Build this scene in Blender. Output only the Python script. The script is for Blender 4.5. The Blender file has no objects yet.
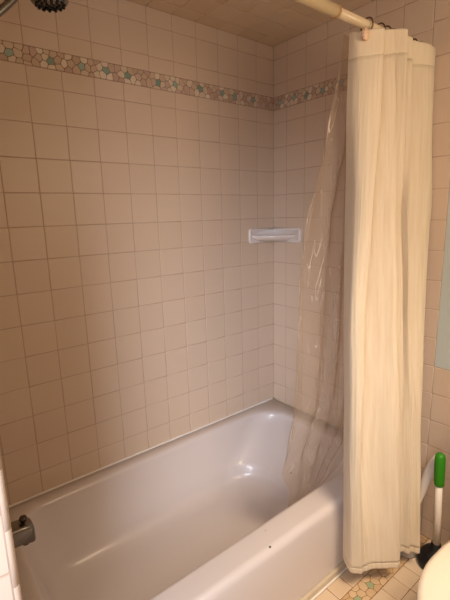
import bpy, bmesh, math, random
from mathutils import Vector, Matrix, noise
random.seed(7)
PI = math.pi
col = bpy.context.scene.collection
FL = 1.705                      # height of the reference tile joint above the floor
T = 0.1095                      # wall tile pitch
CEIL = 2.041
# ------------------------------------------------------------------ camera maths
CP = Vector((-1.4984, -1.4826, FL - 0.4113)); YAW, PIT, ROL, FPX = 0.67043, -0.20688, -0.02573, 411.15
cf = Vector((math.sin(YAW)*math.cos(PIT), math.cos(YAW)*math.cos(PIT), math.sin(PIT)))
_r = Vector((math.cos(YAW), -math.sin(YAW), 0)); _u = _r.cross(cf)
cr = math.cos(ROL)*_r + math.sin(ROL)*_u; cu = -math.sin(ROL)*_r + math.cos(ROL)*_u

def xat(u, y, z):               # x of the world point at depth line (y, z) seen at column u of the photo
    k = (u-225)/FPX
    d0 = Vector((0, y, z)) - CP
    a = cr - k*cf
    return -(d0.dot(a))/a.x

# ------------------------------------------------------------------ helpers
def tag(o, label=None, cat=None, group=None, kind=None):
    if label: o['label'] = label
    if cat: o['category'] = cat
    if group: o['group'] = group
    if kind: o['kind'] = kind
    return o

def empty(name, loc, label, cat, group=None):
    o = bpy.data.objects.new(name, None); col.objects.link(o); o.location = loc
    o.empty_display_size = 0.05
    return tag(o, label, cat, group)

def obj(name, bm, mats, parent=None, smooth=True, origin=None):
    """bm is in world coordinates; made local to the parent's location (parents are unrotated)."""
    if not isinstance(mats, (list, tuple)): mats = [mats]
    me = bpy.data.meshes.new(name)
    bmesh.ops.recalc_face_normals(bm, faces=bm.faces)
    off = Vector((0, 0, 0))
    if parent:
        off = Vector(parent.location)
        if parent.parent: off = off + Vector(parent.parent.location)
    if origin is None and not parent:
        pass
    if origin is not None:
        off = off*0 + Vector(origin)
    bmesh.ops.translate(bm, verts=bm.verts, vec=-off)
    bm.to_mesh(me); bm.free()
    for m in mats: me.materials.append(m)
    for p in me.polygons: p.use_smooth = smooth
    o = bpy.data.objects.new(name, me); col.objects.link(o)
    if parent: o.parent = parent
    elif origin is not None: o.location = origin
    return o

def box(bm, x0, x1, y0, y1, z0, z1, bev=0, seg=2):
    vs = [bm.verts.new((x, y, z)) for x in (x0, x1) for y in (y0, y1) for z in (z0, z1)]
    fs = [bm.faces.new([vs[i] for i in f]) for f in ((0,1,3,2),(4,6,7,5),(0,4,5,1),(2,3,7,6),(0,2,6,4),(1,5,7,3))]
    if bev:
        es = set(e for f in fs for e in f.edges)
        bmesh.ops.bevel(bm, geom=list(es), offset=bev, segments=seg, affect='EDGES', profile=0.5)

def tube(bm, pts, rad, n=14, cap=True, flat=1.0, up=None):
    pts = [Vector(p) for p in pts]
    if not isinstance(rad, (list, tuple)): rad = [rad]*len(pts)
    rings = []; ref = up or Vector((0, 0, 1))
    for i, p in enumerate(pts):
        t = (pts[min(i+1, len(pts)-1)] - pts[max(i-1, 0)]).normalized()
        a = t.cross(ref)
        if a.length < 1e-3: a = t.cross(Vector((1, 0, 0)))
        a.normalize(); b = t.cross(a).normalized()
        rings.append([bm.verts.new(p + a*rad[i]*math.cos(q*2*PI/n) + b*rad[i]*flat*math.sin(q*2*PI/n)) for q in range(n)])
    for i in range(len(rings)-1):
        for q in range(n):
            bm.faces.new((rings[i][q], rings[i][(q+1) % n], rings[i+1][(q+1) % n], rings[i+1][q]))
    if cap:
        bm.faces.new(rings[0]); bm.faces.new(rings[-1][::-1])

def lathe(bm, prof, c, n=32, axis='Z', cap=True, M=None):
    rings = []
    for r, h in prof:
        ring = []
        for q in range(n):
            a = q*2*PI/n
            v = Vector((r*math.cos(a), r*math.sin(a), h))
            if M: v = M @ v
            ring.append(bm.verts.new(v + Vector(c)))
        rings.append(ring)
    for i in range(len(rings)-1):
        for q in range(n):
            bm.faces.new((rings[i][q], rings[i][(q+1) % n], rings[i+1][(q+1) % n], rings[i+1][q]))
    if cap:
        bm.faces.new(rings[0][::-1]); bm.faces.new(rings[-1])

def torus(bm, c, R, r, axis, n=24, m=8):
    axis = Vector(axis).normalized(); q = axis.to_track_quat('Z', 'Y').to_matrix()
    vs = [[bm.verts.new(Vector(c) + q @ Vector(((R + r*math.cos(b*2*PI/m))*math.cos(a*2*PI/n), (R + r*math.cos(b*2*PI/m))*math.sin(a*2*PI/n), r*math.sin(b*2*PI/m)))) for b in range(m)] for a in range(n)]
    for a in range(n):
        for b in range(m):
            bm.faces.new((vs[a][b], vs[(a+1) % n][b], vs[(a+1) % n][(b+1) % m], vs[a][(b+1) % m]))

def loft(bm, loops, close_last=True, close_first=False):
    L = [[bm.verts.new(v) for v in lp] for lp in loops]; n = len(L[0])
    for i in range(len(L)-1):
        for q in range(n):
            bm.faces.new((L[i][q], L[i][(q+1) % n], L[i+1][(q+1) % n], L[i+1][q]))
    if close_last: bm.faces.new(L[-1])
    if close_first: bm.faces.new(L[0][::-1])

def rrect(x0, x1, y0, y1, z, r, n=10, zf=None):
    if not isinstance(r, (list, tuple)): r = [r]*4          # corners: x1y1, x0y1, x0y0, x1y0
    out = []
    cs = [(x1-r[0], y1-r[0], 0, r[0]), (x0+r[1], y1-r[1], PI/2, r[1]), (x0+r[2], y0+r[2], PI, r[2]), (x1-r[3], y0+r[3], 1.5*PI, r[3])]
    for cx, cy, a0, rr in cs:
        for k in range(n+1):
            a = a0 + k*PI/2/n
            x = cx + rr*math.cos(a); y = cy + rr*math.sin(a)
            out.append(Vector((x, y, z if zf is None else z + zf(x, y))))
    return out

# ------------------------------------------------------------------ materials
def srgb(h):
    if isinstance(h, str): h = [int(h[i:i+2], 16)/255 for i in (0, 2, 4)]
    return tuple(c/12.92 if c <= 0.04045 else ((c+0.055)/1.055)**2.4 for c in h) + (1,)

def mat(name, c, rough=0.5, metal=0, coat=0, bump=None, var=None, island=0, sheen=0, trans=0, spec=0.5, subs=0):
    m = bpy.data.materials.new(name); m.use_nodes = True
    nt = m.node_tree; N = nt.nodes; Lk = nt.links; b = N['Principled BSDF']
    b.inputs['Base Color'].default_value = srgb(c); b.inputs['Roughness'].default_value = rough
    b.inputs['Metallic'].default_value = metal; b.inputs['Coat Weight'].default_value = coat
    b.inputs['Coat Roughness'].default_value = 0.08
    b.inputs['Specular IOR Level'].default_value = spec
    if sheen: b.inputs['Sheen Weight'].default_value = sheen
    tc = N.new('ShaderNodeTexCoord'); last = None
    if var or island:
        mx = N.new('ShaderNodeMix'); mx.data_type = 'RGBA'
        mx.inputs['A'].default_value = srgb(c)
        mx.inputs['B'].default_value = srgb(var[1] if var else c)
        if island:
            g = N.new('ShaderNodeNewGeometry'); ml = N.new('ShaderNodeMath'); ml.operation = 'MULTIPLY'; ml.inputs[1].default_value = island
            Lk.new(g.outputs['Random Per Island'], ml.inputs[0]); Lk.new(ml.outputs[0], mx.inputs['Factor'])
        else:
            nz = N.new('ShaderNodeTexNoise'); nz.inputs['Scale'].default_value = var[0]; nz.inputs['Detail'].default_value = 4
            Lk.new(tc.outputs['Object'], nz.inputs['Vector']); Lk.new(nz.outputs['Fac'], mx.inputs['Factor'])
        Lk.new(mx.outputs['Result'], b.inputs['Base Color'])
    if bump:
        sc, strength, dist, stretch = bump
        mp = N.new('ShaderNodeMapping'); mp.inputs['Scale'].default_value = stretch
        nz = N.new('ShaderNodeTexNoise'); nz.inputs['Scale'].default_value = sc; nz.inputs['Detail'].default_value = 3
        bp = N.new('ShaderNodeBump'); bp.inputs['Strength'].default_value = strength; bp.inputs['Distance'].default_value = dist
        Lk.new(tc.outputs['Object'], mp.inputs['Vector']); Lk.new(mp.outputs['Vector'], nz.inputs['Vector'])
        Lk.new(nz.outputs['Fac'], bp.inputs['Height']); Lk.new(bp.outputs['Normal'], b.inputs['Normal'])
        Lk.new(bp.outputs['Normal'], b.inputs['Coat Normal'])
    return m

M_tile = mat('glazed wall tile', 'D6C1AC', 0.42, bump=(14, 0.12, 0.002, (1, 1, 1)), var=(0, 'D0B9A3'), island=0.4)
M_tileg = mat('tile grout', 'B89E8B', 0.9, bump=(300, 0.3, 0.001, (1, 1, 1)))
M_ceilt = mat('ceiling tile', 'DCC8B0', 0.45, bump=(10, 0.3, 0.003, (1, 1, 1)), var=(0, 'D6C0A6'), island=0.9)
M_ceilg = mat('ceiling grout', 'B59A7C', 0.9)
M_floort = mat('floor tile', 'E3CDB2', 0.4, bump=(20, 0.15, 0.001, (1, 1, 1)), var=(0, 'D6BD9E'), island=0.9)
M_floorg = mat('floor grout', '96704A', 0.9)
M_stone_c = mat('cream mosaic stone', 'E2D3BF', 0.35, var=(0, 'CFBBA2'), island=1)
M_stone_b = mat('beige mosaic stone', 'CDB59E', 0.35, var=(0, 'BCA18A'), island=1)
M_stone_p = mat('rosy mosaic stone', 'CDB0A0', 0.35, var=(0, 'BD9E8C'), island=1)
M_stone_g = mat('green mosaic stone', '7C9486', 0.3, var=(0, '9DB2A4'), island=1)
M_mgrout = mat('mosaic grout', '86705F', 0.9)
M_fstone = mat('floor mosaic stone', 'DCC09B', 0.4, var=(0, 'CBAA80'), island=1)
M_fstone_g = mat('pale green floor stone', 'A3B08A', 0.4)
M_tub = mat('tub enamel', 'D5CBC6', 0.36, coat=0.35, bump=(3, 0.05, 0.004, (1, 1, 1)))
M_caulk = mat('caulk', 'ECE6DE', 0.5, bump=(80, 0.5, 0.002, (1, 1, 1)))
M_caulk_d = mat('stained caulk', 'DACBB4', 0.6, bump=(80, 0.5, 0.002, (1, 1, 1)), var=(30, 'BFAE94'))
M_black = mat('enamel chip', '2A201A', 0.7)
M_ceramic = mat('shelf ceramic', 'E9E1DC', 0.18, coat=0.7)
M_rod = mat('rod cream enamel', 'E9D3AC', 0.35, coat=0.2)
M_rodj = mat('rod joint', 'B88F60', 0.4)
M_ring = mat('curtain hook metal', '7A6450', 0.35, metal=0.9)
M_chrome = mat('brushed chrome', '8D8982', 0.3, metal=1.0, bump=(60, 0.1, 0.001, (1, 1, 1)))
M_chromed = mat('dark chrome', '58534C', 0.25, metal=1.0)
M_rubber = mat('black rubber', '07070B', 0.55)
M_green = mat('green rubber grip', '2E8A12', 0.45)
M_whitep = mat('white plastic', 'EFE6DC', 0.35)
M_china = mat('toilet china', 'EFE3D3', 0.2, coat=0.5)
M_paint = mat('wall paint', 'C0C9C6', 0.7, bump=(200, 0.15, 0.001, (1, 1, 1)))
M_wood = mat('seat hinge', 'E0D4C4', 0.4)

def cloth_mat(name, c, c2, crinkle=True):
    m = bpy.data.materials.new(name); m.use_nodes = True
    nt = m.node_tree; N = nt.nodes; Lk = nt.links; b = N['Principled BSDF']
    b.inputs['Roughness'].default_value = 0.85; b.inputs['Sheen Weight'].default_value = 0.2
    b.inputs['Specular IOR Level'].default_value = 0.15
    uv = N.new('ShaderNodeUVMap'); uv.uv_map = 'UVMap'
    mp = N.new('ShaderNodeMapping'); mp.inputs['Scale'].default_value = (110, 6, 1)
    n1 = N.new('ShaderNodeTexNoise'); n1.inputs['Scale'].default_value = 1; n1.inputs['Detail'].default_value = 3
    Lk.new(uv.outputs['UV'], mp.inputs['Vector']); Lk.new(mp.outputs['Vector'], n1.inputs['Vector'])
    mp2 = N.new('ShaderNodeMapping'); mp2.inputs['Scale'].default_value = (420, 90, 1)
    n2 = N.new('ShaderNodeTexNoise'); n2.inputs['Scale'].default_value = 1
    Lk.new(uv.outputs['UV'], mp2.inputs['Vector']); Lk.new(mp2.outputs['Vector'], n2.inputs['Vector'])
    mix = N.new('ShaderNodeMix'); mix.data_type = 'RGBA'; mix.inputs['A'].default_value = srgb(c); mix.inputs['B'].default_value = srgb(c2)
    rp = N.new('ShaderNodeValToRGB'); rp.color_ramp.elements[0].position = 0.3; rp.color_ramp.elements[1].position = 0.7
    Lk.new(n1.outputs['Fac'], rp.inputs['Fac']); Lk.new(rp.outputs['Color'], mix.inputs['Factor']); Lk.new(mix.outputs['Result'], b.inputs['Base Color'])
    b1 = N.new('ShaderNodeBump'); b1.inputs['Strength'].default_value = 0.6 if crinkle else 0.2; b1.inputs['Distance'].default_value = 0.0035
    b2 = N.new('ShaderNodeBump'); b2.inputs['Strength'].default_value = 0.3; b2.inputs['Distance'].default_value = 0.001
    Lk.new(n1.outputs['Fac'], b1.inputs['Height']); Lk.new(n2.outputs['Fac'], b2.inputs['Height'])
    Lk.new(b1.outputs['Normal'], b2.inputs['Normal']); Lk.new(b2.outputs['Normal'], b.inputs['Normal'])
    tr = N.new('ShaderNodeBsdfTranslucent'); tr.inputs['Color'].default_value = srgb(c)
    ms = N.new('ShaderNodeMixShader'); ms.inputs['Fac'].default_value = 0.2
    Lk.new(b.outputs[0], ms.inputs[1]); Lk.new(tr.outputs[0], ms.inputs[2]); Lk.new(ms.outputs[0], N['Material Output'].inputs['Surface'])
    return m
M_cloth = cloth_mat('crinkled cream cloth', 'F3E5CC', 'E9D7BA')
M_head = cloth_mat('cream header cloth', 'F8EACF', 'F3E2C4', False)

def liner_mat():
    m = bpy.data.materials.new('clear vinyl'); m.use_nodes = True
    nt = m.node_tree; N = nt.nodes; Lk = nt.links; N.remove(N['Principled BSDF'])
    tr = N.new('ShaderNodeBsdfTransparent'); tr.inputs['Color'].default_value = srgb('F4EDE4')
    df = N.new('ShaderNodeBsdfDiffuse'); df.inputs['Color'].default_value = srgb('E2D2C2')
    tl = N.new('ShaderNodeBsdfTranslucent'); tl.inputs['Color'].default_value = srgb('E2D2C2')
    gl = N.new('ShaderNodeBsdfGlossy'); gl.inputs['Roughness'].default_value = 0.12
    tc = N.new('ShaderNodeTexCoord'); mp = N.new('ShaderNodeMapping'); mp.inputs['Scale'].default_value = (14, 14, 2.2); mp.inputs['Rotation'].default_value = (0, 0.25, 0)
    nz = N.new('ShaderNodeTexNoise'); nz.inputs['Scale'].default_value = 1.0; nz.inputs['Detail'].default_value = 3; nz.inputs['Distortion'].default_value = 1.2
    bp = N.new('ShaderNodeBump'); bp.inputs['Strength'].default_value = 0.35; bp.inputs['Distance'].default_value = 0.015
    Lk.new(tc.outputs['Object'], mp.inputs['Vector']); Lk.new(mp.outputs['Vector'], nz.inputs['Vector']); Lk.new(nz.outputs['Fac'], bp.inputs['Height'])
    for s in (df, gl, tl): Lk.new(bp.outputs['Normal'], s.inputs['Normal'])
    fr = N.new('ShaderNodeFresnel'); fr.inputs['IOR'].default_value = 1.12; Lk.new(bp.outputs['Normal'], fr.inputs['Normal'])
    a0 = N.new('ShaderNodeMixShader'); a0.inputs['Fac'].default_value = 0.4; Lk.new(df.outputs[0], a0.inputs[1]); Lk.new(tl.outputs[0], a0.inputs[2])
    rp = N.new('ShaderNodeMapRange'); rp.inputs['From Min'].default_value = 0.35; rp.inputs['From Max'].default_value = 0.75; rp.inputs['To Min'].default_value = 0.22; rp.inputs['To Max'].default_value = 0.36
    Lk.new(nz.outputs['Fac'], rp.inputs['Value'])
    a1 = N.new('ShaderNodeMixShader'); Lk.new(rp.outputs[0], a1.inputs['Fac']); Lk.new(tr.outputs[0], a1.inputs[1]); Lk.new(a0.outputs[0], a1.inputs[2])
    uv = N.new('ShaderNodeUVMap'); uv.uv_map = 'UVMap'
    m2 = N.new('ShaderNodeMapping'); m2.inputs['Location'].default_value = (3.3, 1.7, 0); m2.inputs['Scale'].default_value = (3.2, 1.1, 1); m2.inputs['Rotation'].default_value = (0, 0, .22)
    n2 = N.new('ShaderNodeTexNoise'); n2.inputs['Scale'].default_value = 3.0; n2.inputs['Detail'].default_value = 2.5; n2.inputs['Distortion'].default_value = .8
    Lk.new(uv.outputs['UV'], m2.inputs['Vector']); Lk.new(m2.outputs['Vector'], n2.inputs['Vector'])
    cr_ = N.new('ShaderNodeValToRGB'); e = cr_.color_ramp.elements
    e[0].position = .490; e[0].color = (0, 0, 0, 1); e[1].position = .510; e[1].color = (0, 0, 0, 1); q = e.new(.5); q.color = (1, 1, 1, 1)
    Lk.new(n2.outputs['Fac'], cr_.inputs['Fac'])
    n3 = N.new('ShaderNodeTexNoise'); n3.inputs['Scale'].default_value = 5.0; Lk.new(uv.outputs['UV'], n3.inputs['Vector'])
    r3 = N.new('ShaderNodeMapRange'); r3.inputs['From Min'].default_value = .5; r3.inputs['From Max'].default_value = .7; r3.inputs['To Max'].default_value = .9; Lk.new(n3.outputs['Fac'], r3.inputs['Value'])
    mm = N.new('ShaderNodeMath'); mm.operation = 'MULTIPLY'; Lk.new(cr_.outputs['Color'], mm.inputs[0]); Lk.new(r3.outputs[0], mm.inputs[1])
    wd = N.new('ShaderNodeBsdfDiffuse'); wd.inputs['Color'].default_value = srgb('FFF6EC')  # thin white streaks painted into the vinyl as highlights on its creases
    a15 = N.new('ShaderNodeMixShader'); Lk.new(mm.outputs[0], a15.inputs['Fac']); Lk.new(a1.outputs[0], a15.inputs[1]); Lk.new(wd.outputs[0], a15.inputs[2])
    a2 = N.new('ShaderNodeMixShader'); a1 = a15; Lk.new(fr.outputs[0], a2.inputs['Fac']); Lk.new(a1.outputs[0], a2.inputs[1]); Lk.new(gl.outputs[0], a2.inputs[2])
    Lk.new(a2.outputs[0], N['Material Output'].inputs['Surface'])
    return m
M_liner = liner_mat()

# ------------------------------------------------------------------ tiled surfaces
def tile_face(bm, org, U, V, u0, u1, v0, v1, g=0.0012, d=0.0016, mi=0):
    """one glazed tile with softened edges, lying on the plane org + u*U + v*V, raised along the normal"""
    Nn = U.cross(V).normalized()
    j = lambda: random.uniform(-0.0004, 0.0004)
    u0 += g + j(); u1 -= g + j(); v0 += g + j(); v1 -= g + j()
    if u1-u0 < 0.004 or v1-v0 < 0.004: return
    tx, ty = random.uniform(-.0006, .0006), random.uniform(-.0006, .0006)
    P = lambda u, v, h: org + U*u + V*v + Nn*h
    base = [(u0, v0), (u1, v0), (u1, v1), (u0, v1)]
    s = 0.0016
    ins = [(u0+s, v0+s), (u1-s, v0+s), (u1-s, v1-s), (u0+s, v1-s)]
    a = [bm.verts.new(P(u, v, 0)) for u, v in base]
    b = [bm.verts.new(P(u, v, d + (tx if k in (0, 1) else -tx)*.5 + (ty if k in (1, 2) else -ty)*.5)) for k, (u, v) in enumerate(ins)]
    for k in range(4):
        f = bm.faces.new((a[k], a[(k+1) % 4], b[(k+1) % 4], b[k])); f.material_index = mi; f.smooth = True
    f = bm.faces.new(b); f.material_index = mi

def quad(bm, org, U, V, u0, u1, v0, v1, mi):
    f = bm.faces.new([bm.verts.new(org + U*u + V*v) for u, v in ((u0, v0), (u1, v0), (u1, v1), (u0, v1))]); f.material_index = mi

def struct(name, bm, mats, smooth=False):
    me = bpy.data.meshes.new(name); bm.to_mesh(me); bm.free()
    for m in mats: me.materials.append(m)
    if smooth:
        for p in me.polygons: p.use_smooth = True
    o = bpy.data.objects.new(name, me); col.objects.link(o); o['kind'] = 'structure'
    return o

def grid_tiles(bm, org, U, V, us, vs):
    for a in range(len(us)-1):
        for b in range(len(vs)-1):
            tile_face(bm, org, U, V, us[a], us[a+1], vs[b], vs[b+1])

BORD0, BORD1 = FL+0.060, FL+0.117
rows_lo = [FL - k*T for k in range(16) if FL - k*T > 0.0]; rows_lo = sorted(rows_lo + [0.0, BORD0])
rows_hi = [BORD1, FL+0.171, FL+0.276, CEIL]
X, Y, Z = Vector((1, 0, 0)), Vector((0, 1, 0)), Vector((0, 0, 1))
XL = -1.417                      # tub-side face of the left wing wall
YW = -0.80                       # room-side face of the left wing wall
YE = -2.55                       # far side of the room
# back wall: plane y = 0 facing -y  (U = x, V = z -> normal -y)
bm = bmesh.new()
o0 = Vector((0, 0, 0))
us = sorted([-k*T for k in range(13)] + [XL])
us = [u for u in us if u >= XL]
quad(bm, o0, X, Z, XL, 0.0, 0, CEIL, 1)
grid_tiles(bm, o0, X, Z, us, rows_lo); grid_tiles(bm, o0, X, Z, us, rows_hi)
struct('wall_back', bm, [M_tile, M_tileg])
# right (end) wall: plane x = 0 facing -x (U = -y, V = z -> normal -x)
S1, S2 = 0.740, 0.834
bm = bmesh.new(); YN = Vector((0, -1, 0))
quad(bm, o0, YN, Z, 0.0, -YE, 0, CEIL, 1)
us = [0.0] + [0.086 + k*T for k in range(6)] + [S1]
grid_tiles(bm, o0, YN, Z, us, rows_lo); grid_tiles(bm, o0, YN, Z, us, rows_hi)
zR = sorted([FL + 0.082 - k*0.1068 for k in range(-2, 17) if FL + 0.082 - k*0.1068 < CEIL-0.02] + [0.0, CEIL])
grid_tiles(bm, o0, YN, Z, [S1, S2], [z for z in zR if z >= 0])
PB = FL + 0.082 - 10*0.1068
us = [S2 + k*T for k in range(17)]
grid_tiles(bm, o0, YN, Z, us, [z for z in zR if 0 <= z <= PB+.001])
tile_paint = len(bm.faces)
org = Vector((-0.0008, 0, 0)); quad(bm, org, YN, Z, S2+0.001, -YE, PB+0.0015, CEIL, 2)
struct('wall_right', bm, [M_tile, M_tileg, M_paint])
# left wing wall: tub-side face x = XL facing +x, room-side face y = YW facing -y with bullnose corner
bm = bmesh.new()
R = 0.010
oL = Vector((XL, 0, 0)); XN = Vector((-1, 0, 0))
quad(bm, oL - X*0.0, Y, Z, YW+R, 0.0, 0, CEIL, 1)
usl = sorted([-(0.086 + k*T) for k in range(7) if 0.086+k*T < 0.76] + [0.0, YW+R])
grid_tiles(bm, oL, Y, Z, usl, rows_lo); grid_tiles(bm, oL, Y, Z, usl, rows_hi)
oF = Vector((0, YW, 0))
quad(bm, oF, X, Z, -2.6, XL-R, 0, CEIL, 1)
zF = sorted([FL - 0.8765 + k*0.1095 for k in range(-7, 12) if 0.02 < FL - 0.8765 + k*0.1095 < CEIL-.02] + [0.0, CEIL])
uf = sorted([XL-R-0.0005-k*T for k in range(11)] + [-2.6])
grid_tiles(bm, oF, X, Z, uf, zF)
zB = sorted([FL - 0.910 + k*0.1095 for k in range(-7, 12) if 0.02 < FL - 0.910 + k*0.1095 < CEIL-.02] + [0.0, CEIL])
cx, cy = XL-R, YW+R
for b in range(len(zB)-1):       # quarter round edge pieces
    z0, z1 = zB[b]+.0011, zB[b+1]-.0011
    rings = []
    for zz, rr in ((z0, R), (z0+.001, R+.0015), (z1-.001, R+.0015), (z1, R)):
        rings.append([bm.verts.new((cx + rr*math.cos(-k*PI/16), cy + rr*math.sin(-k*PI/16), zz)) for k in range(9)])
    for i in range(3):
        for k in range(8):
            f = bm.faces.new((rings[i][k], rings[i+1][k], rings[i+1][k+1], rings[i][k+1])); f.material_index = 0; f.smooth = True
ring = [[bm.verts.new((cx + R*math.cos(-k*PI/16), cy + R*math.sin(-k*PI/16), zz)) for k in range(9)] for zz in (0, CEIL)]
for k in range(8):
    f = bm.faces.new((ring[0][k], ring[1][k], ring[1][k+1], ring[0][k+1])); f.material_index = 1
struct('wall_left', bm, [M_tile, M_tileg])
# ceiling (faces down: U = x, V = -y)
bm = bmesh.new(); oc = Vector((0, 0, CEIL))
quad(bm, oc, X, YN, -2.6, 0, 0, -YE, 1)
grid_tiles(bm, oc, X, YN, sorted([-k*T for k in range(24)] + [-2.6]), [0.086*0] + [0.07 + k*T for k in range(23)])
struct('ceiling', bm, [M_ceilt, M_ceilg])
# floor (faces up: U = x, V = y)
bm = bmesh.new(); of = Vector((0, 0, 0)); PF = 0.0735
quad(bm, Vector((0, 0, -0.0016)), X, Y, -2.6, 0, YE, 0, 1)
fx = sorted([-0.42 + k*PF for k in range(-30, 6) if -2.6 < -0.42 + k*PF < -0.004] + [-2.6, 0.0])
ofl = Vector((0, 0, -0.0016))
grid_tiles(bm, ofl, X, Y, fx, [-0.803, -0.745])
grid_tiles(bm, ofl, X, Y, fx, sorted([-0.868 - k*0.0665 for k in range(26)]))
struct('floor', bm, [M_floort, M_floorg])

# ------------------------------------------------------------------ pebble mosaic borders (cells clipped from seeds)
def cells(seeds, u0, u1, v0, v1):
    out = []
    for i, (sx, sy) in enumerate(seeds):
        poly = [(u0, v0), (u1, v0), (u1, v1), (u0, v1)]
        for j, (tx, ty) in enumerate(seeds):
            if i == j or abs(sx-tx) > 0.12: continue
            mx, my = (sx+tx)/2, (sy+ty)/2; nx, ny = tx-sx, ty-sy
            d = lambda p: (p[0]-mx)*nx + (p[1]-my)*ny
            new = []
            for k in range(len(poly)):
                a, b = poly[k], poly[(k+1) % len(poly)]; da, db = d(a), d(b)
                if da <= 0: new.append(a)
                if da*db < 0:
                    t = da/(da-db); new.append((a[0]+t*(b[0]-a[0]), a[1]+t*(b[1]-a[1])))
            poly = new
            if len(poly) < 3: break
        if len(poly) >= 3: out.append((i, poly))
    return out

def mosaic(name, org, U, V, u0, u1, v0, v1, greens, mats, dens=0.030, gr=0.0009, h=0.002):
    Nn = U.cross(V).normalized(); seeds = []; kind = []
    vm = (v0+v1)/2
    for g in greens:
        gv = vm + random.uniform(-.006, .006); seeds.append((g, gv)); kind.append(len(mats)-2)
        a0 = random.uniform(0, 1)
        for k in range(5):
            a = a0 + k*2*PI/5 + random.uniform(-.3, .3); rr = random.uniform(.018, .029)
            seeds.append((g + rr*math.cos(a), gv + rr*math.sin(a))); kind.append(0 if random.random() < .6 else 1)
    tries = 0
    while tries < 4000:
        tries += 1
        q = (random.uniform(u0, u1), random.uniform(v0, v1))
        if all(math.hypot(q[0]-s[0], q[1]-s[1]) > dens*0.62 for s in seeds):
            seeds.append(q); kind.append(random.choice([0, 1, 1, 2, 2]) if len(mats) > 4 else 0)
    bm = bmesh.new()
    quad(bm, org + Nn*0.0004, U, V, u0, u1, v0, v1, len(mats)-1)
    for i, poly in cells(seeds, u0, u1, v0, v1):
        cx = sum(p[0] for p in poly)/len(poly); cy = sum(p[1] for p in poly)/len(poly)
        # shrink + round: chaikin
        for _ in range(1):
            poly2 = []
            for k in range(len(poly)):
                a, b = poly[k], poly[(k+1) % len(poly)]
                poly2 += [(a[0]*.88+b[0]*.12, a[1]*.88+b[1]*.12), (a[0]*.12+b[0]*.88, a[1]*.12+b[1]*.88)]
            poly = poly2
        def shr(d):
            r = []
            for x, y in poly:
                l = math.hypot(x-cx, y-cy) or 1; k = max(0.2, 1-d/l); r.append((cx+(x-cx)*k, cy+(y-cy)*k))
            return r
        A, B = shr(gr), shr(gr+.0016)
        hh = h*random.uniform(.8, 1.1)
        va = [bm.verts.new(org + U*x + V*y + Nn*0.0004) for x, y in A]; vb = [bm.verts.new(org + U*x + V*y + Nn*hh) for x, y in B]
        for k in range(len(A)):
            f = bm.faces.new((va[k], va[(k+1) % len(A)], vb[(k+1) % len(A)], vb[k])); f.material_index = kind[i]; f.smooth = True
        f = bm.faces.new(vb); f.material_index = kind[i]
    return struct(name, bm, mats)
WM = [M_stone_c, M_stone_b, M_stone_p, M_stone_g, M_mgrout]
mosaic('trim_1', o0, X, Z, XL+.001, -0.001, BORD0+.001, BORD1-.001, [-1.35, -1.245, -1.14, -1.018, -.914, -.83, -.746, -.621, -.546, -.425, -.31, -.238, -.131], WM)
mosaic('trim_2', o0, YN, Z, 0.002, S1, BORD0+.001, BORD1-.001, [.045, .13, .20, .29, .38, .46, .55, .64], WM)
mosaic('trim_3', ofl, X, Y, -2.6, -0.002, -0.867, -0.804, [-.16, -.365, -.445, -.60, -.72, -.86, -1.0, -1.15, -1.3], [M_fstone, M_fstone, M_fstone_g, M_floorg], dens=0.036, gr=0.0012, h=0.0018)

# ------------------------------------------------------------------ bathtub
RIM = 0.303
tubT = empty('bathtub', (-0.71, -0.37, 0), 'white enamel built-in bathtub along the tiled wall, chipped on its front rim', 'bathtub')
bm = bmesh.new()
x0, x1, y0, y1 = XL+0.003, -0.003, -0.735, -0.003
ix0, ix1, iy0, iy1 = -1.335, -0.085, -0.637, -0.058
loops = [rrect(x0, x1, y0+.004, y1, 0.03, .004), rrect(x0, x1, y0+.001, y1, 0.15, .004), rrect(x0, x1, y0, y1, RIM-0.045, .004)]
for a in (0, 20, 40, 60, 80, 90):
    ra = math.radians(a); r = 0.024
    loops.append(rrect(x0, x1, y0 + r*(1-math.cos(ra)), y1, RIM - r + r*math.sin(ra) - .003*0, [.004, .004, .004, .004]))
rc = [.15, .12, .12, .12]
# inner rim, gently rolled
loops.append(rrect(ix0-.008, ix1+.010, iy0-.012, iy1+.012, RIM, rc))
for a in (15, 35, 55, 75, 90):
    ra = math.radians(a); r = 0.020
    s = r*math.sin(ra)
    loops.append(rrect(ix0-.008+s, ix1+.010-s, iy0-.012+s, iy1+.012-s, RIM - r*(1-math.cos(ra)), rc))
# basin walls: depth fraction t, sloped back rest at the right end
def wall_loop(t):
    sl = t**1.05
    return rrect(ix0+.012+.05*sl, ix1-.010-.20*sl, iy0+.008+.045*sl, iy1-.008-.055*sl, (RIM-.020)*(1-t) + .110*t, [.15+.02*t, .12, .12, .15+.0*t])
for t in (0.15, 0.35, 0.55, 0.75, 0.9, 1.0): loops.append(wall_loop(t))
bx0, bx1, by0, by1 = ix0+.062, ix1-.210, iy0+.053, iy1-.063
for a in (20, 40, 60, 80, 90):
    ra = math.radians(a); r = 0.070; s = r*(1-math.cos(ra))
    loops.append(rrect(bx0+s, bx1-s*1.6, by0+s, by1-s, .110 - r*math.sin(ra), [.15, .11, .11, .14]))
loops.append(rrect(bx0+.2, bx1-.25, by0+.13, by1-.13, .037, [.08]*4))
loft(bm, loops)
body = obj('basin', bm, M_tub, tubT)
bm = bmesh.new()                                             # toe strip under the apron
box(bm, XL+.004, -.004, -.7415, -.722, 0.0005, 0.028, .003)
obj('toe_strip', bm, M_caulk_d, tubT)
bm = bmesh.new()
box(bm, XL+.004, -.004, -.7475, -.7395, 0.0005, 0.006, .002)
obj('floor_caulk', bm, M_caulk, tubT)
bm = bmesh.new(); pts = []
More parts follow.
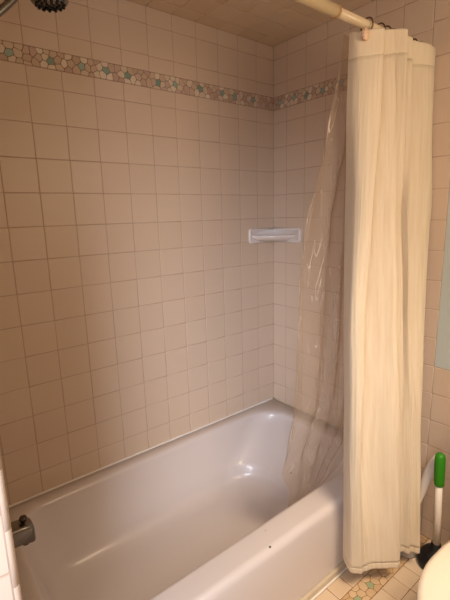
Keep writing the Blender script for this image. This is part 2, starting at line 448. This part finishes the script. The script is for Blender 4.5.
for k in range(60):
    x = XL+.004 + (abs(XL)-.010)*k/59; pts.append((x, -.0045, RIM+.001 + .0006*noise.noise((x*30, 0, 0))))
tube(bm, pts, [.0045 + .0015*noise.noise((k*.9, 3, 0)) for k in range(60)], 8)
obj('wall_caulk', bm, M_caulk, tubT)
bm = bmesh.new()
tube(bm, [(-.0035, -.006 - .72*k/40, RIM+.0012) for k in range(41)], [.004 + .001*noise.noise((k*.9, 8, 0)) for k in range(41)], 8)
obj('end_caulk', bm, M_caulk_d, tubT)
def chip(x, y, z, r, nrm):
    bm = bmesh.new(); q = Vector(nrm).normalized().to_track_quat('Z', 'Y').to_matrix(); n = 11
    c = Vector((x, y, z)); top = [bm.verts.new(c + q @ Vector((r*(1+.35*noise.noise((k, x*9, 0)))*math.cos(k*2*PI/n), .75*r*(1+.3*noise.noise((k, 5, x)))*math.sin(k*2*PI/n), .0004))) for k in range(n)]
    lo = [bm.verts.new(v.co - q @ Vector((0, 0, .004))) for v in top]
    bm.faces.new(top)
    for k in range(n): bm.faces.new((top[k], lo[k], lo[(k+1) % n], top[(k+1) % n]))
    return obj('enamel_chip', bm, M_black, tubT, smooth=False)
def hit(u, v):
    """world ray of the photo pixel"""
    return (cf + cr*(u-225)/FPX + cu*(300-v)/FPX).normalized()
from mathutils.bvhtree import BVHTree
def tub_hit(u, v):
    dg = bpy.context.evaluated_depsgraph_get(); b2 = bmesh.new(); b2.from_mesh(body.data)
    bmesh.ops.translate(b2, verts=b2.verts, vec=Vector(tubT.location)); tr = BVHTree.FromBMesh(b2); b2.free()
    return tr.ray_cast(CP, hit(u, v))
for (u, v, r) in ((270, 547, .0042), (265.5, 530.5, .0018), (291, 473, .0045)):
    h = tub_hit(u, v)
    if h[0]:
        nrm = h[1] if h[1].dot(hit(u, v)) < 0 else -h[1]
        tag(chip(h[0].x, h[0].y, h[0].z, r, nrm), 'small black chip in the white enamel')

# ------------------------------------------------------------------ corner soap shelf
zs = FL - 0.522
shelf = empty('corner_shelf', (0, 0, zs), 'white ceramic soap shelf fixed across the tiled corner above the tub', 'shelf')
def rr_plate(bm, org, U, V, w, v0, v1, r, d):
    Nn = U.cross(V).normalized(); n = 6
    def lp(ins, h):
        o_ = []
        for cx, cy, a0 in ((w-r, v1-r, 0), (0, v1, None), (0, v0, None), (w-r, v0+r, 1.5*PI)):
            if a0 is None:
                o_.append(org + U*cx + V*(cy - ins if cy == v1 else cy + ins) + Nn*h); continue
            for k in range(n+1):
                a = a0 + k*PI/2/n; o_.append(org + U*(cx+(r-ins)*math.cos(a)) + V*(cy+(r-ins)*math.sin(a)) + Nn*h)
        return o_
    loft(bm, [lp(0, 0), lp(0, d*.6), lp(.002, d*.9), lp(.005, d), lp(.010, d), lp(.013, d*.7)])
bm = bmesh.new()
rr_plate(bm, Vector((-.001, 0.0, zs)), XN, Z, .170, -.034, .038, .016, -.011)
obj('back_plate', bm, M_ceramic, shelf)
bm = bmesh.new()
rr_plate(bm, Vector((0.0, -.001, zs)), YN, Z, .182, -.034, .038, .016, .011)
obj('back_plate', bm, M_ceramic, shelf)
bm = bmesh.new()                                             # quarter-round tray with raised lip
def arc(r, z, n=24):
    e = .004
    return [Vector((-e, -e, z))] + [Vector((-e - r*math.cos(k*PI/2/n), -e - r*math.sin(k*PI/2/n), z)) for k in range(n+1)]
def sq(r, z, n=24):                                         # flatter front than a circle
    pts = [Vector((-.004, -.004, z))]
    for k in range(n+1):
        a = k*PI/2/n; c, s = math.cos(a), math.sin(a); m = (c+s)
        rr = r*(0.55 + 0.45/m) if True else r
        pts.append(Vector((-.004-rr*c, -.004-rr*s, z)))
    return pts
loft(bm, [sq(.100, zs-.024), sq(.135, zs-.014), sq(.149, zs-.004), sq(.150, zs+.002), sq(.147, zs+.005), sq(.143, zs+.004), sq(.138, zs-.003), sq(.06, zs-.004)], True, True)
obj('tray', bm, M_ceramic, shelf)

# ------------------------------------------------------------------ shower rod, rings
RY, RZ = -0.735, FL+0.096
rod = empty('shower_rod', (-0.7, RY, RZ), 'cream telescopic shower rod below the tiled ceiling', 'rod')
xj = xat(336, RY, RZ)
bm = bmesh.new(); tube(bm, [(XL+.012, RY, RZ), (xj, RY, RZ)], .0150, 24); obj('outer_tube', bm, M_rod, rod)
bm = bmesh.new(); tube(bm, [(xj-.05, RY, RZ), (-.014, RY, RZ)], .0120, 24); obj('inner_tube', bm, M_rod, rod)
bm = bmesh.new(); tube(bm, [(xj-.004, RY, RZ), (xj+.003, RY, RZ)], .0162, 24); obj('joint_collar', bm, M_rodj, rod)
for xa, xb in ((-.0022, -.014), (XL+.0022, XL+.014)):
    bm = bmesh.new(); tube(bm, [(xa, RY, RZ), (xb, RY, RZ)], [.0165, .015], 28); obj('end_cap', bm, M_rod, rod)
bm = bmesh.new(); torus(bm, (0, 0, -.002), .0205, .0022, (1, .1, 0), 24, 8)
box(bm, -.0014, .0014, -.0014, .0014, -.036, -.0285)
r0 = None
for k, u in enumerate((367, 379, 385, 391, 399, 407, 412, 418)):
    x = xat(u, RY, RZ)
    if r0 is None:
        me_o = obj('curtain_ring', bm, M_ring); r = r0 = me_o
    else:
        r = r0.copy(); col.objects.link(r)
    r.location = (x, RY, RZ); r.rotation_euler = (random.uniform(-.1, .1), 0, random.uniform(-.3, .3))
    tag(r, 'dark metal ring on the rod holding up the cream curtain', 'ring', 'curtain rings on the shower rod')

# ------------------------------------------------------------------ hanging sheets
def catrom(P, t):
    n = len(P)-1; i = min(int(t*n), n-1); f = t*n - i
    p0, p1, p2, p3 = P[max(i-1, 0)], P[i], P[i+1], P[min(i+2, n)]
    return tuple(0.5*((2*p1[k]) + (-p0[k]+p2[k])*f + (2*p0[k]-5*p1[k]+4*p2[k]-p3[k])*f*f + (-p0[k]+3*p1[k]-3*p2[k]+p3[k])*f**3) for k in range(2))
def plan_at(keys, z):
    if z >= keys[0][0]: return keys[0][1]
    for a, b in zip(keys, keys[1:]):
        if a[0] >= z >= b[0]:
            t = (a[0]-z)/(a[0]-b[0]); t = t*t*(3-2*t)*.5 + t*.5
            return [(p[0]*(1-t)+q[0]*t, p[1]*(1-t)+q[1]*t) for p, q in zip(a[1], b[1])]
    return keys[-1][1]
def sheet(bm, keys, ztop, zbot, ns, nz, disp=None, uvw=1.4, ztf=None, zbf=None):
    uvl = bm.loops.layers.uv.new('UVMap'); G = []
    for j in range(nz+1):
        row = []
        for i in range(ns+1):
            s = i/ns
            zt = ztop + (ztf(s) if ztf else 0); zb = zbot + (zbf(s) if zbf else 0)
            z = zt + (zb-zt)*j/nz
            x, y = catrom(plan_at(keys, z), s)
            v = Vector((x, y, z))
            if disp: v = v + disp(s, z)
            row.append(bm.verts.new(v))
        G.append(row)
    for j in range(nz):
        for i in range(ns):
            f = bm.faces.new((G[j][i], G[j][i+1], G[j+1][i+1], G[j+1][i]))
            for l, (a, b) in zip(f.loops, ((i, j), (i+1, j), (i+1, j+1), (i, j+1))):
                l[uvl].uv = (a/ns*uvw, (ztop + (zbot-ztop)*b/nz))

def K(z, pts):      # pts: ('u', column, y) or ('x', x, y)
    return (z, [((xat(a, y, z) if k == 'u' else a), y) for k, a, y in pts])
def mk(z, st, A, P1, v1, P2, v2, P3, v3, P4, v4, P5, end):
    out = [('u',)+st, ('u',)+A, ('u',)+P1]
    pts = [(xat(st[0], st[1], z), st[1]), (xat(A[0], A[1], z), A[1])]
    for P, v in ((P1, v1), (P2, v2), (P3, v3), (P4, v4), (P5, None)):
        px = xat(P[0], P[1], z); pts.append((px, P[1]))
        if v: pts.append((px + v[0], v[1]))
    pts.append(end)
    return (z, pts)
ZT, ZH = FL+0.058, FL-1.62
keys = [
 mk(FL+.080,  (350, -.738), (360, -.768), (384, -.800), (.010, -.757), (394, -.788), (.008, -.756), (407, -.796), (.006, -.757), (412, -.778), (.010, -.756), (431.5, -.786), (-.011, -.757)),
 mk(FL+.045,  (349.5, -.740), (360, -.770), (384, -.804), (.012, -.748), (394, -.792), (.010, -.746), (407, -.800), (.006, -.750), (412, -.782), (.012, -.746), (431, -.788), (-.012, -.757)),
 mk(FL-.01,  (348.5, -.740), (360, -.774), (383, -.812), (.014, -.730), (394.5, -.800), (.013, -.728), (406, -.802), (.006, -.745), (412, -.790), (.014, -.738), (431, -.790), (-.012, -.757)),
 mk(FL-.12,  (347, -.742), (360, -.780), (381, -.812), (.014, -.735), (395, -.800), (.012, -.730), (405, -.790), (.006, -.758), (411, -.785), (.010, -.752), (430, -.790), (-.012, -.760)),
 mk(FL-.40,  (345.5, -.746), (356, -.800), (372, -.830), (.042, -.748), (395, -.828), (.012, -.755), (401.5, -.795), (.004, -.775), (409, -.820), (.022, -.766), (428, -.808), (-.012, -.780)),
 mk(FL-.70,  (344, -.748), (351, -.805), (364.5, -.828), (.055, -.757), (397, -.856), (.010, -.775), (401, -.812), (.008, -.806), (408, -.836), (.022, -.800), (424, -.832), (-.045, -.786)),
 mk(FL-1.10, (344, -.750), (350, -.806), (361, -.834), (.055, -.775), (398, -.880), (.004, -.805), (401, -.832), (.008, -.826), (409, -.850), (.020, -.842), (421, -.868), (-.100, -.822)),
 mk(FL-1.62, (343, -.753), (350, -.806), (360, -.834), (.040, -.846), (399, -.902), (.004, -.825), (401, -.872), (.005, -.864), (409, -.896), (.012, -.890), (419.5, -.920), (-.165, -.866)),
]
def cdisp(s, z):
    k = max(0, min(1, (FL+.06-z)/.5))
    a = noise.noise((s*26, z*2.2, 1.3))*.004*k + noise.noise((s*70, z*6, 4.1))*.0022*k
    return Vector((a*.45, a, 0))
curt = empty('shower_curtain', (-0.3, -0.78, 0.09), 'cream crinkled fabric shower curtain gathered at the right end of the rod', 'curtain')
bm = bmesh.new()
hb = lambda s: .040*min(1, max(0, (s-.12)/.35))
sheet(bm, keys, FL-.010, ZH+.018, 330, 110, cdisp, ztf=hb, zbf=lambda s: .003*math.sin(s*7))
c1 = obj('curtain_cloth', bm, M_cloth, curt)
bm = bmesh.new()
scal = lambda s: -.009 + .007*abs(math.cos(s*PI*6)) + .036*min(1, max(0, (s-.12)/.35))
sheet(bm, keys, ZT, FL-.012, 330, 14, lambda s, z: cdisp(s, z) + Vector((-.0003, -.0006, 0)), ztf=scal, zbf=hb)
c2 = obj('header_band', bm, M_head, curt)
bm = bmesh.new()
sheet(bm, keys, ZH+.021, ZH, 330, 5, lambda s, z: cdisp(s, z) + Vector((-.0002, -.0004, 0)), zbf=lambda s: .003*math.sin(s*7), ztf=lambda s: .003*math.sin(s*7))
c3 = obj('hem', bm, M_cloth, curt)
for c in (c1, c2, c3):
    md = c.modifiers.new('thick', 'SOLIDIFY'); md.thickness = .0014; md.offset = 1

# clear liner: from the rod down inside the tub
lin = empty('shower_liner', (-0.3, -0.70, 0.16), 'clear wrinkled plastic shower liner hanging inside the tub beside the cream curtain', 'shower liner')
def lk(z, xl, yl, amp, xr=-.03):
    n = 12; pts = []
    for i in range(n+1):
        t = i/n; x = xl + (xr-xl)*t
        pts.append((x, yl + (amp*.6 if i % 2 else -amp*.6) * (0.0 if i == 0 else 1)))
    return (z, pts)
lkeys = [lk(FL+.062, -.452, -.716, .006), lk(FL-.02, -.462, -.712, .008), lk(FL-.22, -.500, -.704, .010), lk(FL-.33, -.535, -.698, .011), lk(FL-.44, -.565, -.692, .012), lk(FL-.62, -.575, -.684, .012), lk(FL-.80, -.578, -.678, .014), lk(FL-1.02, -.572, -.664, .013), lk(FL-1.16, -.603, -.654, .011, -.06), lk(FL-1.27, -.595, -.628, .009, -.12), lk(FL-1.40, -.525, -.596, .006, -.22), lk(FL-1.50, -.505, -.570, .004, -.34)]
def ldisp(s, z):
    k = max(0, min(1, (FL+.06-z)/.4)); k2 = max(.35, min(1, (z-(FL-1.45))/.25))
    a = (noise.noise((s*7+z*2.5, z*2.2, 2.7))*.011 + noise.noise((s*16+z*7, z*5, 9.1))*.004)*k*k2
    return Vector((0, a, 0))
bm = bmesh.new()
sheet(bm, lkeys, FL+.064, FL-1.50, 200, 130, ldisp)
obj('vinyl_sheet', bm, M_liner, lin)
bm = bmesh.new()                                             # crumpled top edge looped over the first ring
bmesh.ops.create_icosphere(bm, subdivisions=4, radius=1)
for v in bm.verts:
    n_ = v.co.copy(); d = 1 + .22*noise.noise(n_*2.3) + .1*noise.noise(n_*6)
    v.co = Vector((n_.x*.013*d + xat(365.5, -.788, FL+.038), n_.y*.008*d - .788, n_.z*.015*d + FL+.038))
M_knot = mat('bunched vinyl', 'E8C4A4', 0.45)
obj('bunched_corner', bm, M_knot, lin)

# ------------------------------------------------------------------ chrome fittings on the left wall
YC = -0.38
sp = empty('tub_spout', (XL, YC, FL-1.22), 'chrome tub spout with a diverter knob, low on the left wall', 'spout')
zc = FL-1.232
bm = bmesh.new()
def sec(x, hw, zt, zb, r):
    out = []
    for p in rrect(-hw, hw, zb, zt, 0, r, 5): out.append(Vector((x, YC + p.x, p.y)))
    return out
loft(bm, [sec(XL+.003, .027, zc+.026, zc-.026, .012), sec(XL+.03, .026, zc+.025, zc-.027, .010), sec(XL+.07, .025, zc+.022, zc-.031, .009), sec(XL+.092, .024, zc+.019, zc-.036, .008), sec(XL+.099, .022, zc+.014, zc-.037, .008), sec(XL+.102, .018, zc+.008, zc-.034, .007)], True, True)
obj('spout_body', bm, M_chrome, sp)
bm = bmesh.new(); lathe(bm, [(.0045, 0), (.0045, .006), (.009, .008), (.0100, .014), (.0085, .018)], (XL+.080, YC, zc+.019), 20)
obj('diverter_knob', bm, M_chromed, sp)
bm = bmesh.new(); tube(bm, [(XL+.080, YC, zc-.034), (XL+.080, YC, zc-.044)], [.011, .010], 18); obj('outlet_rim', bm, M_chromed, sp)

hs = empty('gooseneck_shower', (XL, YC, FL+.06), 'chrome shower head with black nozzles on a gooseneck arm at the top left corner', 'shower head')
bm = bmesh.new()
pts = []
P = [Vector((XL+.003, YC, FL-.07)), Vector((XL+.06, YC, FL-.045)), Vector((XL+.12, YC, FL-.008)), Vector((XL+.178, YC, FL+.040)), Vector((XL+.222, YC, FL+.090)), Vector((XL+.250, YC, FL+.140)), Vector((XL+.272, YC, FL+.158)), Vector((XL+.290, YC, FL+.148)), Vector((XL+.293, YC, FL+.130))]
for i in range(len(P)-1):
    for k in range(6):
        f = k/6; p0, p1, p2, p3 = P[max(i-1, 0)], P[i], P[i+1], P[min(i+2, len(P)-1)]
        pts.append(0.5*((2*p1) + (-p0+p2)*f + (2*p0-5*p1+4*p2-p3)*f*f + (-p0+3*p1-3*p2+p3)*f**3))
pts.append(P[-1])
tube(bm, pts, .0085, 16); obj('arm', bm, M_chrome, hs)
bm = bmesh.new(); lathe(bm, [(.028, 0), (.026, .006), (.012, .012)], (XL+.002, YC, FL-.07), 24, M=Matrix.Rotation(PI/2, 3, 'Y')); obj('wall_flange', bm, M_chrome, hs)
HC = Vector((XL+.289, YC, FL+.094)); MR = Matrix.Rotation(PI - .08, 3, 'Y')
bm = bmesh.new(); lathe(bm, [(.012, -.045), (.015, -.03), (.030, -.014), (.041, -.004), (.042, .006), (.038, .010)], HC, 32, M=MR); obj('head_shell', bm, M_chrome, hs)
bm = bmesh.new(); lathe(bm, [(.0375, .0095), (.035, .0125), (.004, .013)], HC, 32, M=MR); fp = obj('spray_face', bm, M_chrome, hs)
for r_, n_ in ((.031, 14), (.020, 9), (.009, 4)):
    for k in range(n_):
        a = k*2*PI/n_; bm = bmesh.new()
        lathe(bm, [(.0042, 0), (.0038, .004), (.002, .0048)], HC + MR @ Vector((r_*math.cos(a), r_*math.sin(a), .0122)), 8, M=MR)
        obj('nozzle', bm, M_rubber, fp, origin=None)
for ch in fp.children: pass

# ------------------------------------------------------------------ plunger, toilet brush
pl = empty('plunger', (-.115, -.932, 0), 'black rubber plunger with white stick and green grip standing behind the toilet', 'plunger')
c = Vector((-.113, -.941, 0))
bm = bmesh.new(); lathe(bm, [(.046, .0012), (.055, .003), (.058, .012), (.057, .028), (.049, .046), (.040, .060), (.024, .068), (.018, .078), (.016, .096), (.013, .098)], c, 40); obj('rubber_cup', bm, M_rubber, pl)
top = Vector((-.118, -.930, .456)); b0 = Vector((-.113, -.942, .088))
ax = (top-b0)
bm = bmesh.new(); tube(bm, [b0, b0+ax*.35, b0+ax*.70], [.0135, .0125, .0112], 20); obj('stick', bm, M_whitep, pl)
bm = bmesh.new(); tube(bm, [b0+ax*f for f in (.66, .665, .68, .75, .85, .95, .985, 1.0)], [.012, .0150, .0168, .0172, .0175, .0172, .015, .008], 22); obj('grip', bm, M_green, pl)

br = empty('toilet_brush', (-.124, -.852, 0), 'white toilet brush with a curved paddle handle in a grey cup behind the curtain hem', 'toilet brush')
c = Vector((-.132, -.846, 0))
bm = bmesh.new(); lathe(bm, [(.032, .001), (.035, .004), (.035, .05), (.034, .078), (.031, .078), (.030, .05), (.028, .01)], c, 32)
M_cup = mat('grey plastic cup', 'B9B3AA', 0.4); obj('holder_cup', bm, M_cup, br)
bm = bmesh.new()
HP = [(-.132, -.846, .03), (-.118, -.850, .12), (-.104, -.859, .20), (-.097, -.868, .25), (-.092, -.875, .30), (-.086, -.886, .345), (-.080, -.898, .385), (-.076, -.908, .415), (-.075, -.911, .428)]
tube(bm, HP, [.006, .006, .0075, .0115, .0165, .0195, .019, .014, .007], 18, flat=.7, up=Vector((1, 0, 0))); obj('handle', bm, M_whitep, br)
bm = bmesh.new(); lathe(bm, [(.010, .012), (.026, .015), (.027, .06), (.012, .075)], c, 24); obj('bristle_head', bm, M_whitep, br)

# ------------------------------------------------------------------ toilet (its tank is beyond the frame)
TY = -1.298
to = empty('toilet', (-.4, TY, 0), 'cream white toilet with its rounded lid closed, at the bottom right corner', 'toilet')
def egg(xf, xb, hw, z, n=48, sq_=0.0):
    out = []
    xc = xb - (xb-xf)*.56
    for k in range(n):
        a = k*2*PI/n; c_, s_ = math.cos(a), math.sin(a)
        rx = (xb-xc) if c_ > 0 else (xc-xf)
        out.append(Vector((xc + rx*(abs(c_)**(.8 if c_ > 0 else 1))*(1 if c_ > 0 else -1), TY + hw*s_*(1 if c_ < 0 else 1), z)))
    return out
bm = bmesh.new()
loft(bm, [egg(-.50, -.10, .105, .001), egg(-.49, -.10, .10, .05), egg(-.47, -.12, .095, .14), egg(-.60, -.13, .13, .24), egg(-.70, -.16, .160, .32), egg(-.74, -.18, .176, .365), egg(-.74, -.18, .176, .378), egg(-.72, -.20, .16, .380)], True, True); obj('bowl', bm, M_china, to)
bm = bmesh.new()
loft(bm, [egg(-.775, -.215, .192, .3815), egg(-.783, -.21, .199, .384), egg(-.783, -.21, .199, .396), egg(-.777, -.215, .194, .3995)], True, True); obj('seat', bm, M_china, to)
bm = bmesh.new()
loft(bm, [egg(-.777, -.225, .193, .401), egg(-.786, -.22, .201, .404), egg(-.785, -.22, .200, .412), egg(-.770, -.225, .189, .4175), egg(-.69, -.25, .14, .420), egg(-.59, -.33, .06, .421)], True, True); obj('lid', bm, M_china, to)
bm = bmesh.new(); box(bm, -.185, -.012, TY-.20, TY+.20, .385, .70, .02, 3); obj('tank', bm, M_china, to)
bm = bmesh.new(); box(bm, -.195, -.008, TY-.21, TY+.21, .703, .735, .01, 3); obj('tank_lid', bm, M_china, to)
for s_ in (-.07, .07):
    bm = bmesh.new(); box(bm, -.225, -.20, TY+s_-.02, TY+s_+.02, .383, .41, .004); obj('hinge', bm, M_wood, to)

# ------------------------------------------------------------------ lights
def area(name, loc, target, size, power, c, sy=None):
    l = bpy.data.lights.new(name, 'AREA'); l.energy = power; l.color = c; l.size = size
    if sy: l.shape = 'RECTANGLE'; l.size_y = sy
    o = bpy.data.objects.new(name, l); col.objects.link(o); o.location = loc
    o.rotation_euler = (Vector(target)-Vector(loc)).to_track_quat('-Z', 'Y').to_euler(); return o
area('ceiling_light', (-1.80, -1.55, 1.93), (-.7, -.6, .3), .30, 7.8, (.94, .94, 1.0), .9)
area('vanity_light', (-.60, -1.62, 1.50), (-.25, -.8, 1.0), .45, 6, (1.0, .74, .50))
rim_fl = area('rim_fill', (-.85, -1.75, 1.98), (-.42, -.90, .15), .42, 3.4, (1.0, .80, .58)); rim_fl.data.spread = 1.0  # added warm fill with no real fixture, brightens front rim, floor and curtain
wing_fl = area('wing_wall_fill', (-2.35, -1.75, 1.15), (-1.50, -.78, .85), .8, 6.5, (.80, .86, 1.0)); wing_fl.data.spread = .95  # added cool fill, no real opening there, brightens the wing wall's room side
w = bpy.data.worlds.new('World'); bpy.context.scene.world = w; w.use_nodes = True
w.node_tree.nodes['Background'].inputs['Color'].default_value = srgb('FFCFA0'); w.node_tree.nodes['Background'].inputs['Strength'].default_value = 0.20

# ------------------------------------------------------------------ camera
cd = bpy.data.cameras.new('camera'); cam = bpy.data.objects.new('camera', cd); col.objects.link(cam)
cd.sensor_fit = 'HORIZONTAL'; cd.sensor_width = 36; cd.lens = FPX/450*36; cd.clip_start = .02
Mx = Matrix((cr, cu, -cf)).transposed().to_4x4(); Mx.translation = CP; cam.matrix_world = Mx
sc = bpy.context.scene; sc.camera = cam
sc.view_settings.view_transform = 'Standard'; sc.view_settings.look = 'None'
